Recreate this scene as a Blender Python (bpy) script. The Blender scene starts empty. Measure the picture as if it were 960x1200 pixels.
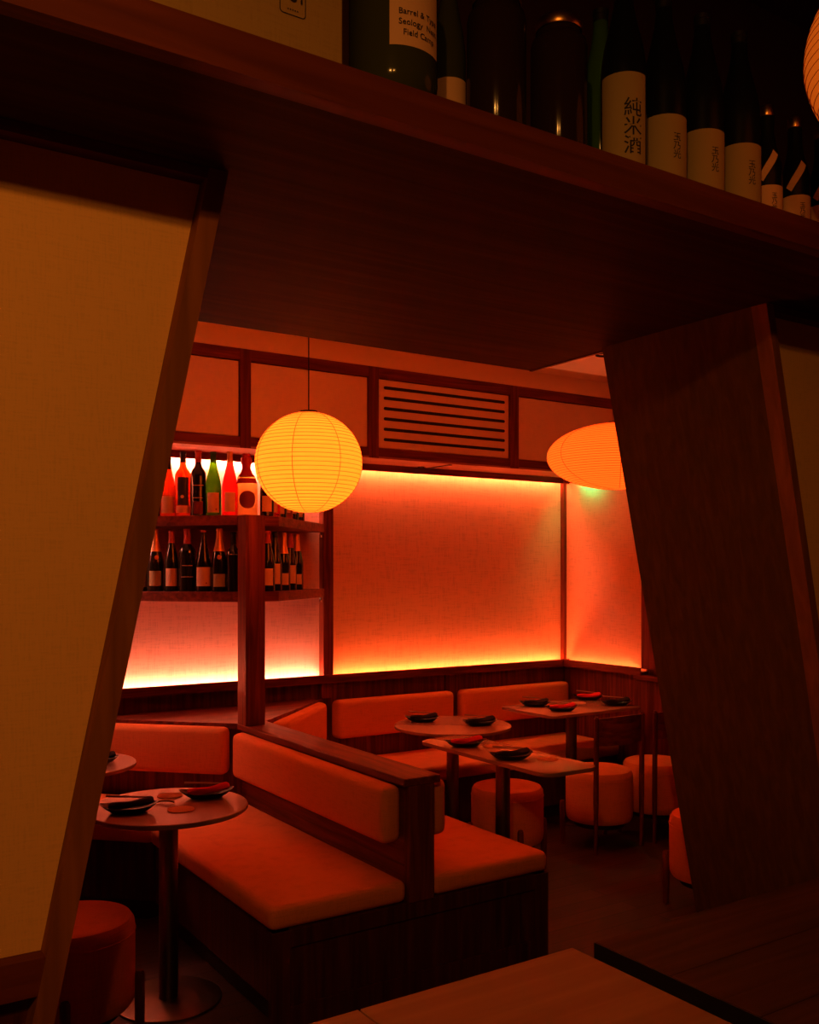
import bpy, bmesh, math, random
from mathutils import Vector, Matrix
random.seed(7)
C = bpy.context.scene.collection
PI = math.pi

# ------------------------------------------------------------------ materials
def mat(name, col, rough=0.6, metal=0.0, spec=0.5, trans=0.0, coat=0.0, emit=None, es=0.0, ior=1.45):
    m = bpy.data.materials.new(name); m.use_nodes = True
    b = m.node_tree.nodes['Principled BSDF']
    b.inputs['Base Color'].default_value = (*col, 1)
    b.inputs['Roughness'].default_value = rough
    b.inputs['Metallic'].default_value = metal
    b.inputs['Specular IOR Level'].default_value = spec
    b.inputs['Transmission Weight'].default_value = trans
    b.inputs['Coat Weight'].default_value = coat
    b.inputs['IOR'].default_value = ior
    if emit:
        b.inputs['Emission Color'].default_value = (*emit, 1)
        b.inputs['Emission Strength'].default_value = es
    return m

def nodes(m):
    nt = m.node_tree
    return nt, nt.nodes, nt.links, nt.nodes['Principled BSDF']

def coords(nt, scale, rot=(0, 0, 0)):
    tc = nt.nodes.new('ShaderNodeTexCoord'); mp = nt.nodes.new('ShaderNodeMapping')
    mp.inputs['Scale'].default_value = scale; mp.inputs['Rotation'].default_value = rot
    nt.links.new(tc.outputs['Object'], mp.inputs['Vector'])
    return mp.outputs['Vector']

def ramp(nt, fac, stops):
    r = nt.nodes.new('ShaderNodeValToRGB'); e = r.color_ramp.elements
    e[0].position, e[0].color = stops[0][0], (*stops[0][1], 1)
    e[1].position, e[1].color = stops[-1][0], (*stops[-1][1], 1)
    for p, c in stops[1:-1]:
        x = e.new(p); x.color = (*c, 1)
    nt.links.new(fac, r.inputs['Fac'])
    return r.outputs['Color']

def bump(nt, b, h, strength, dist=0.01):
    n = nt.nodes.new('ShaderNodeBump'); n.inputs['Strength'].default_value = strength
    n.inputs['Distance'].default_value = dist
    nt.links.new(h, n.inputs['Height']); nt.links.new(n.outputs['Normal'], b.inputs['Normal'])

def wood(name, dark, light, axis='x', rough=0.45, scale=1.0, spec=0.22):
    """long grain along the given axis"""
    m = mat(name, light, rough, spec=spec); nt, N, L, b = nodes(m)
    s = {'x': (1.2, 22, 22), 'y': (22, 1.2, 22), 'z': (22, 22, 1.2)}[axis]
    v = coords(nt, tuple(k * scale for k in s))
    n = N.new('ShaderNodeTexNoise'); n.inputs['Scale'].default_value = 1.6; n.inputs['Detail'].default_value = 7
    n.inputs['Distortion'].default_value = 0.7; L.new(v, n.inputs['Vector'])
    L.new(ramp(nt, n.outputs['Fac'], [(0.33, dark), (0.55, tuple((a + c) / 2 for a, c in zip(dark, light))), (0.72, light)]), b.inputs['Base Color'])
    bump(nt, b, n.outputs['Fac'], 0.12)
    return m

def fabric(name, col, weave=260, amt=0.12, rough=0.95, fx=1.0):
    m = mat(name, col, rough, spec=0.15); nt, N, L, b = nodes(m)
    outs = []
    for sc in ((weave * .12, weave * .12, weave * 1.6), (weave * 1.6, weave * 1.6, weave * .12)):
        v = coords(nt, tuple(k * .1 for k in sc))
        n = N.new('ShaderNodeTexNoise'); n.inputs['Scale'].default_value = 3; n.inputs['Detail'].default_value = 4
        L.new(v, n.inputs['Vector']); outs.append(n.outputs['Fac'])
    ad = N.new('ShaderNodeMath'); ad.operation = 'ADD'; L.new(outs[0], ad.inputs[0]); L.new(outs[1], ad.inputs[1])
    lo = tuple(c * (1 - amt * 2) for c in col); hi = tuple(min(1, c * (1 + amt)) for c in col)
    L.new(ramp(nt, ad.outputs[0], [(0.38 * 2 if False else 0.42 * 2 - .06, lo), (0.58 * 2 - .06 if False else 1.0, hi)]), b.inputs['Base Color'])
    bump(nt, b, ad.outputs[0], 0.25, 0.002)
    return m

M = {}
WD = (0.09, 0.015, 0.005); WL = (0.26, 0.048, 0.015)
M['wood_x'] = wood('walnut_x', WD, WL, 'x')
M['wood_y'] = wood('walnut_y', WD, WL, 'y')
M['wood_z'] = wood('walnut_z', WD, WL, 'z')
M['wood_dark'] = wood('dark_walnut', (0.045, 0.009, 0.004), (0.11, 0.022, 0.009), 'z')
M['wood_pier'] = wood('pier_walnut', (0.085, 0.038, 0.004), (0.125, 0.056, 0.006), 'z', 0.7, 1.1, 0.08)
M['wood_soffit'] = wood('soffit_wood', (0.34, 0.11, 0.05), (0.55, 0.22, 0.11), 'x', 0.5)
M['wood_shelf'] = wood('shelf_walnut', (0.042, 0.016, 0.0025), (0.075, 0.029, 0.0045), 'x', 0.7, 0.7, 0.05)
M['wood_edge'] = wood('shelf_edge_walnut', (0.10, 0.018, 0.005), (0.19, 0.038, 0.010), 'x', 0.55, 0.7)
M['wood_frame'] = wood('panel_frame_walnut', (0.20, 0.062, 0.010), (0.33, 0.105, 0.018), 'z', 0.6, 0.7)
M['wood_board'] = wood('board_oak', (0.05, 0.018, 0.006), (0.10, 0.038, 0.013), 'x', 0.6, 0.8, 0.15)
M['cushion'] = fabric('terracotta_upholstery', (0.76, 0.21, 0.055), 500, 0.04)
M['panel'] = fabric('woven_wall_fabric', (0.80, 0.40, 0.23), 330, 0.05)
M['panel_front'] = fabric('yellow_wall_fabric', (0.85, 0.47, 0.15), 500, 0.03)
M['cab_panel'] = fabric('cabinet_panel_fabric', (0.88, 0.68, 0.46), 500, 0.02)
M['plaster'] = mat('ceiling_plaster', (0.90, 0.74, 0.52), 0.9, spec=.2)
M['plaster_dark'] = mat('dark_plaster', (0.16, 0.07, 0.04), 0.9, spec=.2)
M['black'] = mat('matte_black', (0.008, 0.007, 0.007), 0.55)
M['blackware'] = mat('black_lacquer_ware', (0.006, 0.006, 0.007), 0.3)
M['metal'] = mat('brushed_metal', (0.22, 0.15, 0.10), 0.38, metal=1.0)
M['silver'] = mat('silver', (0.7, 0.68, 0.65), 0.25, metal=1.0)
M['brass'] = mat('brass_lid', (0.6, 0.33, 0.12), 0.3, metal=1.0)
M['tabletop'] = mat('sand_laminate', (0.34, 0.14, 0.075), 0.24, spec=0.9)
M['table_near'] = wood('near_tabletop', (0.36, 0.14, 0.05), (0.46, 0.20, 0.075), 'x', 0.5, 0.5)
M['coaster'] = mat('coaster_card', (0.62, 0.25, 0.12), 0.9, spec=.1)
M['napkin_red'] = mat('red_napkin', (0.75, 0.03, 0.03), 0.9, spec=.1)
M['napkin_dark'] = mat('dark_napkin', (0.035, 0.02, 0.018), 0.9, spec=.1)
M['chopstick'] = mat('chopstick_wood', (0.35, 0.14, 0.07), 0.5)
M['paper'] = None
M['label'] = mat('bottle_label_paper', (0.72, 0.42, 0.24), 0.8, spec=.2)
M['label_cream'] = mat('cream_label_paper', (0.42, 0.30, 0.13), 0.8, spec=.2)
M['ink'] = mat('black_ink', (0.012, 0.01, 0.01), 0.7)
M['cardboard'] = fabric('cardboard', (0.36, 0.22, 0.07), 500, 0.03)
M['foil'] = mat('gold_foil', (0.85, 0.42, 0.16), 0.4, metal=0.6)
M['cap_red'] = mat('red_capsule', (0.5, 0.06, 0.03), 0.45)
M['wax'] = mat('red_wax', (0.42, 0.008, 0.006), 0.4)
M['brown_print'] = mat('brown_print', (0.2, 0.02, 0.01), 0.7)
M['glass_dark'] = mat('dark_bottle_glass', (0.012, 0.012, 0.006), 0.12, spec=0.6)
M['glass_black'] = mat('black_bottle_glass', (0.006, 0.007, 0.007), 0.3, spec=0.25)

def tinted(name, col, w=0.55):
    m = mat(name, col, 0.12, spec=.6); nt, N, L, b = nodes(m)
    t = N.new('ShaderNodeBsdfTransparent'); t.inputs['Color'].default_value = (*col, 1)
    mx = N.new('ShaderNodeMixShader'); mx.inputs[0].default_value = w
    L.new(b.outputs[0], mx.inputs[1]); L.new(t.outputs[0], mx.inputs[2])
    L.new(mx.outputs[0], N['Material Output'].inputs['Surface'])
    return m
M['glass_green'] = tinted('green_glass', (0.16, 0.42, 0.03), .75)
M['glass_pink'] = tinted('pink_wine_glass', (1.0, 0.10, 0.09), .75)
M['glass_amber'] = tinted('amber_wine_glass', (0.85, 0.20, 0.05), .7)
M['glass_clear'] = tinted('clear_glass', (0.85, 0.8, 0.6), .8)
M['glass_cream'] = tinted('cream_sake_glass', (0.95, 0.72, 0.34), .75)
M['glass_olive'] = tinted('olive_glass', (0.10, 0.11, 0.03), .6)
M['glass_jar'] = tinted('jar_glass', (0.06, 0.03, 0.02), .6)
M['liquor'] = mat('dark_infusion', (0.05, 0.008, 0.005), 0.2)

def emis(name, col, s):
    m = bpy.data.materials.new(name); m.use_nodes = True; nt = m.node_tree
    nt.nodes.remove(nt.nodes['Principled BSDF'])
    e = nt.nodes.new('ShaderNodeEmission'); e.inputs['Color'].default_value = (*col, 1); e.inputs['Strength'].default_value = s
    nt.links.new(e.outputs[0], nt.nodes['Material Output'].inputs['Surface'])
    return m
LED = dict(
    orange=emis('led_orange', (1.0, 0.17, 0.035), 40),
    warm=emis('led_warm', (1.0, 0.17, 0.045), 150),
    white=emis('led_white', (1.0, 0.20, 0.07), 135),
    cool=emis('led_cool', (1.0, 0.36, 0.28), 400),
    foot=emis('led_foot', (1.0, 0.30, 0.21), 230),
    warm_right=emis('led_warm_right', (1.0, 0.17, 0.045), 60),
    green=emis('led_green', (0.015, 1.0, 0.30), 180),
    spot=emis('spot_lens', (1.0, 0.75, 0.6), 6))

def paper(name, col, es):
    m = mat(name, (0.9, 0.62, 0.3), 0.9, spec=.1); nt, N, L, b = nodes(m)
    b.inputs['Emission Color'].default_value = (*col, 1); b.inputs['Emission Strength'].default_value = es
    t = N.new('ShaderNodeBsdfTranslucent'); t.inputs['Color'].default_value = (1, .62, .25, 1)
    mx = N.new('ShaderNodeMixShader'); mx.inputs[0].default_value = 0.5
    L.new(b.outputs[0], mx.inputs[1]); L.new(t.outputs[0], mx.inputs[2])
    L.new(mx.outputs[0], N['Material Output'].inputs['Surface'])
    return m
M['paper'] = paper('lantern_paper', (1.0, 0.086, 0.004), 4.0)
M['paper_oval'] = paper('oval_lantern_paper', (1.0, 0.075, 0.005), 3.0)
M['paper_dim'] = paper('dim_lantern_paper', (1.0, 0.18, 0.01), 0.42)
M['rib'] = mat('bamboo_rib', (0.55, 0.2, 0.04), 0.7)

def floor_mat():
    m = mat('plank_floor', (0.1, 0.03, 0.015), 0.45); nt, N, L, b = nodes(m)
    v = coords(nt, (1, 1, 1))
    br = N.new('ShaderNodeTexBrick'); br.inputs['Scale'].default_value = 1
    br.inputs['Brick Width'].default_value = 1.4; br.inputs['Row Height'].default_value = 0.11
    br.inputs['Mortar Size'].default_value = 0.003
    br.inputs['Color1'].default_value = (0.08, 0.03, 0.013, 1); br.inputs['Color2'].default_value = (0.05, 0.019, 0.009, 1)
    br.inputs['Mortar'].default_value = (0.01, 0.005, 0.003, 1); L.new(v, br.inputs['Vector'])
    v2 = coords(nt, (2, 30, 2)); n = N.new('ShaderNodeTexNoise'); n.inputs['Scale'].default_value = 1.5; n.inputs['Detail'].default_value = 6
    L.new(v2, n.inputs['Vector'])
    mx = N.new('ShaderNodeMixRGB'); mx.blend_type = 'MULTIPLY'; mx.inputs[0].default_value = 0.6
    L.new(br.outputs['Color'], mx.inputs[1]); L.new(ramp(nt, n.outputs['Fac'], [(.3, (.45, .45, .45)), (.7, (1, 1, 1))]), mx.inputs[2])
    L.new(mx.outputs[0], b.inputs['Base Color']); return m
M['floor'] = floor_mat()

# ------------------------------------------------------------------ mesh helpers
def finish(name, bm, m, parent=None, loc=None, smooth=False, rotz=0):
    bmesh.ops.recalc_face_normals(bm, faces=bm.faces)
    me = bpy.data.meshes.new(name); bm.to_mesh(me); bm.free()
    me.materials.append(m)
    if smooth:
        me.shade_auto = None if False else None
        for p in me.polygons: p.use_smooth = True
    o = bpy.data.objects.new(name, me); C.objects.link(o)
    if parent: o.parent = parent
    if loc: o.location = loc
    o.rotation_euler.z = rotz
    return o

def obj(name, bm, m, parent=None, smooth=False, loc=None, rotz=0):
    o = finish(name, bm, m, parent, loc, False, rotz)
    if smooth:
        me = o.data
        me.shade_smooth()
        me.set_sharp_from_angle(angle=math.radians(38))
    return o

def thing(name, label, cat, loc=(0, 0, 0), rotz=0, group=None):
    o = bpy.data.objects.new(name, None); C.objects.link(o); o.empty_display_size = .1
    o.location = loc; o.rotation_euler = (0, 0, rotz)
    return tag(o, label, cat, group)

def tag(o, label, cat, group=None):
    o['label'] = label; o['category'] = cat
    if group: o['group'] = group
    return o

def struct(name, bm, m, label=None, parent=None):
    o = obj(name, bm, m, parent)
    if parent is None: o['kind'] = 'structure'
    if label: o['label'] = label; o['category'] = name.split('_')[0] if parent is None else None
    if label and parent is None: pass
    return o

def B(): return bmesh.new()

def box(bm, x0, x1, y0, y1, z0, z1, bev=0.0, seg=2):
    r = bmesh.ops.create_cube(bm, size=1)
    for v in r['verts']:
        v.co = Vector(((x0 + x1) / 2 + v.co.x * (x1 - x0), (y0 + y1) / 2 + v.co.y * (y1 - y0), (z0 + z1) / 2 + v.co.z * (z1 - z0)))
    if bev:
        es = list({e for v in r['verts'] for e in v.link_edges})
        bmesh.ops.bevel(bm, geom=es, offset=bev, segments=seg, affect='EDGES', profile=0.5)
    return bm

def prism(bm, poly, z0, z1, bev=0.0, seg=3, axes='xyz', off=0.0):
    """extrude a polygon; axes 'xyz' = polygon in xy raised along z, 'xzy' = polygon in xz run along y, 'yzx' = in yz run along x"""
    def P(a, b, c):
        return {'xyz': (a, b, c), 'xzy': (a, c, b), 'yzx': (c, a, b)}[axes]
    lo = [bm.verts.new(P(a, b, z0)) for a, b in poly]; hi = [bm.verts.new(P(a, b, z1)) for a, b in poly]
    fs = [bm.faces.new(lo[::-1]), bm.faces.new(hi)]
    n = len(poly)
    for i in range(n): fs.append(bm.faces.new((lo[i], lo[(i + 1) % n], hi[(i + 1) % n], hi[i])))
    if bev:
        es = list({e for f in fs for e in f.edges})
        bmesh.ops.bevel(bm, geom=es, offset=bev, segments=seg, affect='EDGES', profile=0.5)
    return bm

def lathe(bm, prof, seg=32, cx=0, cy=0, sx=1, sy=1, cap=True):
    rings = []
    for r, z in prof:
        rings.append([bm.verts.new((cx + sx * r * math.cos(2 * PI * i / seg), cy + sy * r * math.sin(2 * PI * i / seg), z)) for i in range(seg)] if r > 1e-6 else [bm.verts.new((cx, cy, z))])
    for a, b in zip(rings, rings[1:]):
        for i in range(seg):
            j = (i + 1) % seg
            if len(a) == 1 and len(b) == 1: continue
            if len(a) == 1: bm.faces.new((a[0], b[i], b[j]))
            elif len(b) == 1: bm.faces.new((a[i], a[j], b[0]))
            else: bm.faces.new((a[i], a[j], b[j], b[i]))
    if cap:
        if len(rings[0]) > 1: bm.faces.new(rings[0][::-1])
        if len(rings[-1]) > 1: bm.faces.new(rings[-1])
    return bm

def tube(bm, pts, r, seg=8, closed=False):
    pts = [Vector(p) for p in pts]; rings = []; n = len(pts)
    for i, p in enumerate(pts):
        a = pts[(i - 1) % n] if (closed or i) else p; b = pts[(i + 1) % n] if (closed or i < n - 1) else p
        t = (b - a).normalized(); u = t.cross(Vector((0, 0, 1)))
        if u.length < 1e-3: u = t.cross(Vector((1, 0, 0)))
        u.normalize(); w = t.cross(u)
        rr = r[i] if isinstance(r, (list, tuple)) else r
        rings.append([bm.verts.new(p + (u * math.cos(2 * PI * k / seg) + w * math.sin(2 * PI * k / seg)) * rr) for k in range(seg)])
    m = n if closed else n - 1
    for i in range(m):
        a, b = rings[i], rings[(i + 1) % n]
        for k in range(seg): bm.faces.new((a[k], a[(k + 1) % seg], b[(k + 1) % seg], b[k]))
    if not closed: bm.faces.new(rings[0][::-1]); bm.faces.new(rings[-1])
    return bm

def copy_tree(o, parent=None):
    c = o.copy(); C.objects.link(c); c.parent = parent
    for ch in [x for x in bpy.data.objects if x.parent == o and x is not c]:
        copy_tree(ch, c)
    return c

# ------------------------------------------------------------------ camera model (28 mm lens frame, yaw 33.24 deg)
F_PX, HZ, EYE = 1125.0, 669.75, 1.64
SY, CY = math.sin(math.radians(33.24)), math.cos(math.radians(33.24))
cam = bpy.data.cameras.new('camera'); co = bpy.data.objects.new('camera', cam); C.objects.link(co)
cam.sensor_fit = 'AUTO'; cam.sensor_width = 36; cam.lens = F_PX * 36 / 1200; cam.shift_y = (HZ - 600) / 1200
cam.clip_start = 0.05
co.location = (0, 0, EYE); co.rotation_euler = (PI / 2, 0, -math.radians(33.24))
bpy.context.scene.camera = co

# ------------------------------------------------------------------ room shell
YB, XR = 5.35, 4.88          # back wall and right wall of the dining nook
ZP0, ZP1 = 0.987, 2.295      # glowing panels
struct('floor', box(B(), -2.6, 6.2, -2.6, 5.6, -0.1, 0), M['floor'])
struct('wall_back', box(B(), -0.1, XR + .25, YB + .012, YB + .15, 0, 3.0), M['wood_z'])
struct('wall_right', box(B(), XR + .012, XR + .25, 2.86, YB + .012, 0, 2.342), M['wood_z'])
struct('wall_right_upper', box(B(), XR + .17, XR + .25, 2.86, YB + .012, 2.342, 3.0), M['plaster'])
struct('wall_left', box(B(), -0.12, 0, 2.77, YB + .012, 0, 3.0), M['wood_z'])
struct('ceiling', box(B(), -0.12, XR + .25, 2.86, YB + .15, 3.0, 3.1), M['plaster'])
# the front room, where the camera stands
struct('ceiling_front', box(B(), -2.6, 6.2, -2.6, 2.86, 4.2, 4.3), M['plaster_dark'])
struct('wall_front', box(B(), -2.6, 6.2, -2.7, -2.6, 0, 4.2), M['plaster_dark'])
struct('wall_side_left', box(B(), -2.7, -2.6, -2.6, 2.05, 0, 4.2), M['plaster_dark'])
struct('wall_side_right', box(B(), 6.2, 6.3, -2.6, 2.05, 0, 4.2), M['plaster_dark'])
struct('wall_upper', box(B(), -2.6, 6.2, 2.77, 2.86, 2.607, 4.2), M['plaster_dark'])

# leaning piers on both sides of the opening
ZS0, ZS1 = 2.53, 2.607
def edge_x(side, z):
    t = z / ZS0
    return (0.31 + (0.835 - 0.31) * t) if side < 0 else (3.33 + (2.73 - 3.33) * t)
def pier(side, nm):
    xo = -2.6 if side < 0 else 6.2
    YF, YR = 2.01, 2.07
    s = -side
    bm = prism(B(), [(xo, 0), (edge_x(side, 0), 0), (edge_x(side, ZS0), ZS0), (xo, ZS0)], YR, 2.77, axes='xzy')
    o = struct(nm, bm, M['wood_pier'])
    w = 0.044 if side < 0 else 0.036
    st = prism(B(), [(edge_x(side, 0), 0), (edge_x(side, ZS0), ZS0), (edge_x(side, ZS0) + side * w, ZS0), (edge_x(side, 0) + side * w, 0)], YF, YR, axes='xzy')
    struct('stile', st, M['wood_frame'], parent=o)
    e = lambda z: edge_x(side, z) + side * w
    for zz0, zz1 in ((2.507, ZS0), (0.79, 0.865), (0, 0.12)):
        struct('rail', prism(B(), [(xo, zz0), (e(zz0), zz0), (e(zz1), zz1), (xo, zz1)], YF + .004, YR, axes='xzy'), M['wood_edge'], parent=o)
    struct('fabric_panel', prism(B(), [(xo, .865), (e(.865), .865), (e(2.507), 2.507), (xo, 2.507)], YR - .012, YR - .001, axes='xzy'), M['panel_front'], parent=o)
    struct('lower_panel', prism(B(), [(xo, .12), (e(.12), .12), (e(.79), .79), (xo, .79)], YR - .012, YR - .001, axes='xzy'), M['wood_dark'], parent=o)
    return o
pier(-1, 'wall_pier_left'); pier(1, 'wall_pier_right')

# deep slab over the opening; its front is the bottle shelf
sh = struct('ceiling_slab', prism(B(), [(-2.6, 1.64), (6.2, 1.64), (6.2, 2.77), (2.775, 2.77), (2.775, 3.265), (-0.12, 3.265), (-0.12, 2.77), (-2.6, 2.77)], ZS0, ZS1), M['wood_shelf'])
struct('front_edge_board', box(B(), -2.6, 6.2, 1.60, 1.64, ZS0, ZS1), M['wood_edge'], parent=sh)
struct('edge_strip', box(B(), 2.775, 2.79, 2.78, 3.265, ZS0 - .004, ZS1), M['wood_dark'], parent=sh)

YC = 5.0; ZC0, ZC1 = 2.33, 2.887
# trims around the glowing panels
def trim(i, *a, m='wood_x', bev=.002):
    return struct('trim_%d' % i, box(B(), *a, bev), M[m])
X_ST0, X_ST1 = 2.83, 2.90
CH = .020
ZL0, ZL1 = ZP0 - CH, ZP1 + CH      # channel floor and channel roof for the light strips
trim(1, 0, XR, YB - .055, YB + .012, ZL1, 2.33)
trim(2, 0, XR - .002, YB - .055, YB + .012, ZP0 - .045, ZL0)
LIP = .008
trim(12, 0, XR - .0, YB - .060, YB - .0555, ZP0 - .045, ZP0 + LIP, bev=0)
trim(13, 0, XR - .0, YB - .060, YB - .0555, ZP1 - LIP, 2.33, bev=0)
trim(14, XR - .060, XR - .0555, 4.53, YB - .061, ZP0 - .045, ZP0 + LIP, m='wood_y', bev=0)
trim(15, XR - .060, XR - .0555, 4.53, YB - .061, ZP1 - LIP, 2.33, m='wood_y', bev=0)
trim(3, X_ST0, X_ST1, YB - .055, YB + .012, ZL0, ZL1, m='wood_z')
trim(4, XR - .03, XR + .012, YB - .03, YB + .012, ZL0, ZL1, m='wood_z')
trim(5, XR - .055, XR + .012, 4.5, YB - .061, ZL1, 2.33, m='wood_y')
trim(6, XR - .055, XR + .012, 4.53, YB - .061, ZP0 - .045, ZL0, m='wood_y')
trim(7, XR - .055, XR + .012, 4.36, 4.53, .99, 2.33, m='wood_z')
trim(8, XR - .055, XR + .012, 4.34, 4.60, .91, .945, m='wood_y', bev=.006)
trim(9, X_ST0, X_ST1, YB - .03, YB + .012, .845, ZP0 - .046, m='wood_z')
struct('trim_11', box(B(), 0.0, XR + .168, YC + .004, YB, ZC1, 3.0), M['plaster'])
trim(10, 3.80, 3.806, YB + .004, YB + .012, 0, ZP0 - .046, m='wood_dark', bev=0)

# glowing fabric panels
def wall_panel(label, *a):
    o = obj('wall_panel', box(B(), *a, .002), M['panel']); return tag(o, label, 'wall panel')
wall_panel('large woven fabric wall panel glowing orange behind the round table', X_ST1, XR - .03, YB, YB + .012, ZL0, ZL1)
wall_panel('woven fabric wall panel lit from below behind the corner bottle shelves', 0.0, X_ST0, YB, YB + .012, ZL0, ZL1)
wall_panel('narrow woven fabric wall panel on the right wall with a green glow at its top', XR, XR + .012, 4.53, YB - .03, ZL0, ZL1)

# LED strips in channels at the foot and head of the panels
def led(label, m, *a):
    o = obj('light_strip', box(B(), *a), m); return tag(o, label, 'light strip')
ls = .006
led('orange light strip along the foot of the large glowing back panel', LED['warm'], X_ST1 + .01, XR - .05, YB - .046, YB - .036, ZL0, ZL0 + ls)
led('orange light strip along the head of the large glowing back panel', LED['white'], X_ST1 + .01, XR - .05, YB - .046, YB - .036, ZL1 - ls, ZL1)
led('bluish white light strip at the foot of the panel below the bottle shelves', LED['foot'], 0.02, X_ST0 - .01, YB - .046, YB - .036, ZL0, ZL0 + ls)
led('white light strip at the head of the panel above the top bottle shelf', LED['cool'], 0.02, X_ST0 - .01, YB - .046, YB - .036, ZL1 - ls, ZL1)
led('orange light strip along the foot of the narrow right wall panel', LED['warm_right'], XR - .046, XR - .036, 4.60, YB - .05, ZL0, ZL0 + ls)
led('short orange light strip at the head of the right wall panel, nearest the corner', LED['orange'], XR - .046, XR - .036, 5.22, 5.27, ZL1 - ls, ZL1)
led('green light strip at the head of the right wall panel', LED['green'], XR - .046, XR - .036, 4.97, 5.13, ZL1 - ls, ZL1)
led('orange light strip at the head of the right wall panel beyond the green one', LED['orange'], XR - .046, XR - .036, 4.60, 4.72, ZL1 - ls, ZL1)

# ------------------------------------------------------------------ overhead cabinets with grille
cab = thing('overhead_cabinet', 'long framed overhead cabinet with fabric doors and a slotted grille above the glowing panels', 'cabinet', (0, YC, 0))
ZI0, ZI1 = 2.394, 2.821
obj('body', box(B(), 0.0, XR + .168, .03, YB - YC + .012, ZC0 + .012, ZC1 + .0), M['wood_x'], cab)
obj('soffit_board', box(B(), 0.0, XR + .012, .0, YB - YC - .056, ZC0, ZC0 + .012), M['wood_soffit'], cab)
obj('top_rail', box(B(), 0.0, XR + .168, -.0, .03, ZI1, ZC1, .002), M['wood_x'], cab)
obj('bottom_rail', box(B(), 0.0, XR + .168, -.0, .03, ZC0 + .012, ZI0, .002), M['wood_x'], cab)
st_x = [(1.30, 1.365), (2.146, 2.211), (2.982, 3.052), (4.082, 4.155)]
for a, b in st_x: obj('stile', box(B(), a, b, -.003, .03, ZC0 + .001, ZC1 - .001, .002), M['wood_z'], cab)
bays = [(0.0, 1.30), (1.365, 2.146), (2.211, 2.982), (4.155, XR + .168)]
for a, b in bays:
    obj('door', box(B(), a + .004, b - .004, .012, .03, ZI0 + .004, ZI1 - .004, .002), M['cab_panel'], cab)
g = obj('ventilation_grille', box(B(), 3.056, 4.078, .012, .03, ZI0 + .004, ZI1 - .004, .002), M['cab_panel'], cab)
for i in range(6):
    z = 2.450 + i * (2.768 - 2.450) / 5
    bm = B(); x0, x1, r = 3.105, 4.035, .0095
    pts = [(x0 + r * math.cos(a), z + r * math.sin(a)) for a in [PI / 2 + k * PI / 6 for k in range(7)]] + \
          [(x1 + r * math.cos(a), z + r * math.sin(a)) for a in [-PI / 2 + k * PI / 6 for k in range(7)]]
    prism(bm, pts, .0095, .0125, axes='xzy')
    obj('slot', bm, M['black'], g)
obj('joint', box(B(), 3.60, 3.625, 0.03, YB - YC - .06, ZC0 - .006, ZC0 - .0005), M['wood_dark'], cab)
sp = thing('recessed_spotlight', 'tiny bright round spotlight in the wooden soffit over the large glowing panel', 'spotlight', (3.535, 5.25, ZC0))
obj('bezel', lathe(B(), [(.012, -.006), (.024, -.006), (.026, 0), (.012, 0)], 20, cap=False), M['silver'], sp)
obj('lens', lathe(B(), [(0, -.003), (.012, -.003), (.012, -.0005), (0, -.0005)], 16), LED['spot'], sp)

# ------------------------------------------------------------------ corner ledge, post, shelves
LZ = 0.845
led_ = thing('corner_ledge', 'triangular wooden ledge filling the corner behind the banquettes', 'ledge')
obj('top', prism(B(), [(2.0, 4.69), (2.16, 4.69), (2.855, YB - .005), (1.345, YB - .005)], LZ - .03, LZ, .002), M['wood_x'], led_)
obj('body', prism(B(), [(2.02, 4.70), (2.14, 4.70), (2.78, YB - .006), (1.39, YB - .006)], 0.0, LZ - .03), M['wood_z'], led_)

# low partition with cap rail and end post
part = thing('low_partition', 'low wooden partition between the two back to back benches', 'partition')
obj('panel', box(B(), 2.02, 2.14, 3.122, 4.70 - .011, 0.0, LZ - .03), M['wood_y'], part)
obj('cap_rail', box(B(), 1.995, 2.165, 3.08, 4.69, LZ - .03, LZ, .004), M['wood_y'], part)
obj('end_post', box(B(), 2.022, 2.138, 3.084, 3.1215, 0.3645, LZ - .03, .003), M['wood_z'], part)

post = tag(obj('wooden_post', box(B(), 1.996, 2.104, 4.576, 4.684, LZ, 1.932, .003), M['wood_z']),
           'upright square wooden post standing at the tip of the corner shelves', 'post')

def tri_shelf(z, label):
    t = thing('corner_shelf', label, 'shelf')
    obj('board', prism(B(), [(1.995, 4.688), (2.235, 4.688), (2.828, 5.281), (2.828, YB - .052), (2.75, YB - .002), (1.345, YB - .002)], z - .052, z, .002), M['wood_x'], t)
    obj('support_pin', lathe(B(), [(0, z - .085), (.01, z - .083), (.006, z - .07), (.01, z - .0525), (0, z - .0525)], 12, cx=2.80, cy=5.275), M['silver'], t)
    return t
Z_UP, Z_LO = 1.935, 1.533
tri_shelf(Z_UP, 'upper triangular corner shelf holding a row of backlit bottles')
tri_shelf(Z_LO, 'lower triangular corner shelf holding a row of dark wine bottles')

# ------------------------------------------------------------------ benches
def cushion(name, poly, z0, z1, parent, r=.03):
    return obj(name, prism(B(), poly, z0, z1, r, 5), M['cushion'], parent, smooth=True)
g_ = .004
SZ0, SZ1 = .365, .452
def bench(label, poly_seat, base_poly, backs, extra=None):
    t = thing('banquette_bench', label, 'bench')
    obj('base', prism(B(), base_poly, 0.09, SZ0, .003), M['wood_dark'], t)
    cx = sum(p[0] for p in base_poly) / len(base_poly); cy = sum(p[1] for p in base_poly) / len(base_poly)
    obj('plinth', prism(B(), [(cx + (x - cx) * .9, cy + (y - cy) * .93) for x, y in base_poly], 0, .09), M['black'], t)
    cushion('seat_cushion', poly_seat, SZ0, SZ1, t)
    for bp in backs: cushion('back_cushion', bp, .588, .812 if 'partition,' in label else .832, t, .032)
    if extra: extra(t)
    return t
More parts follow.
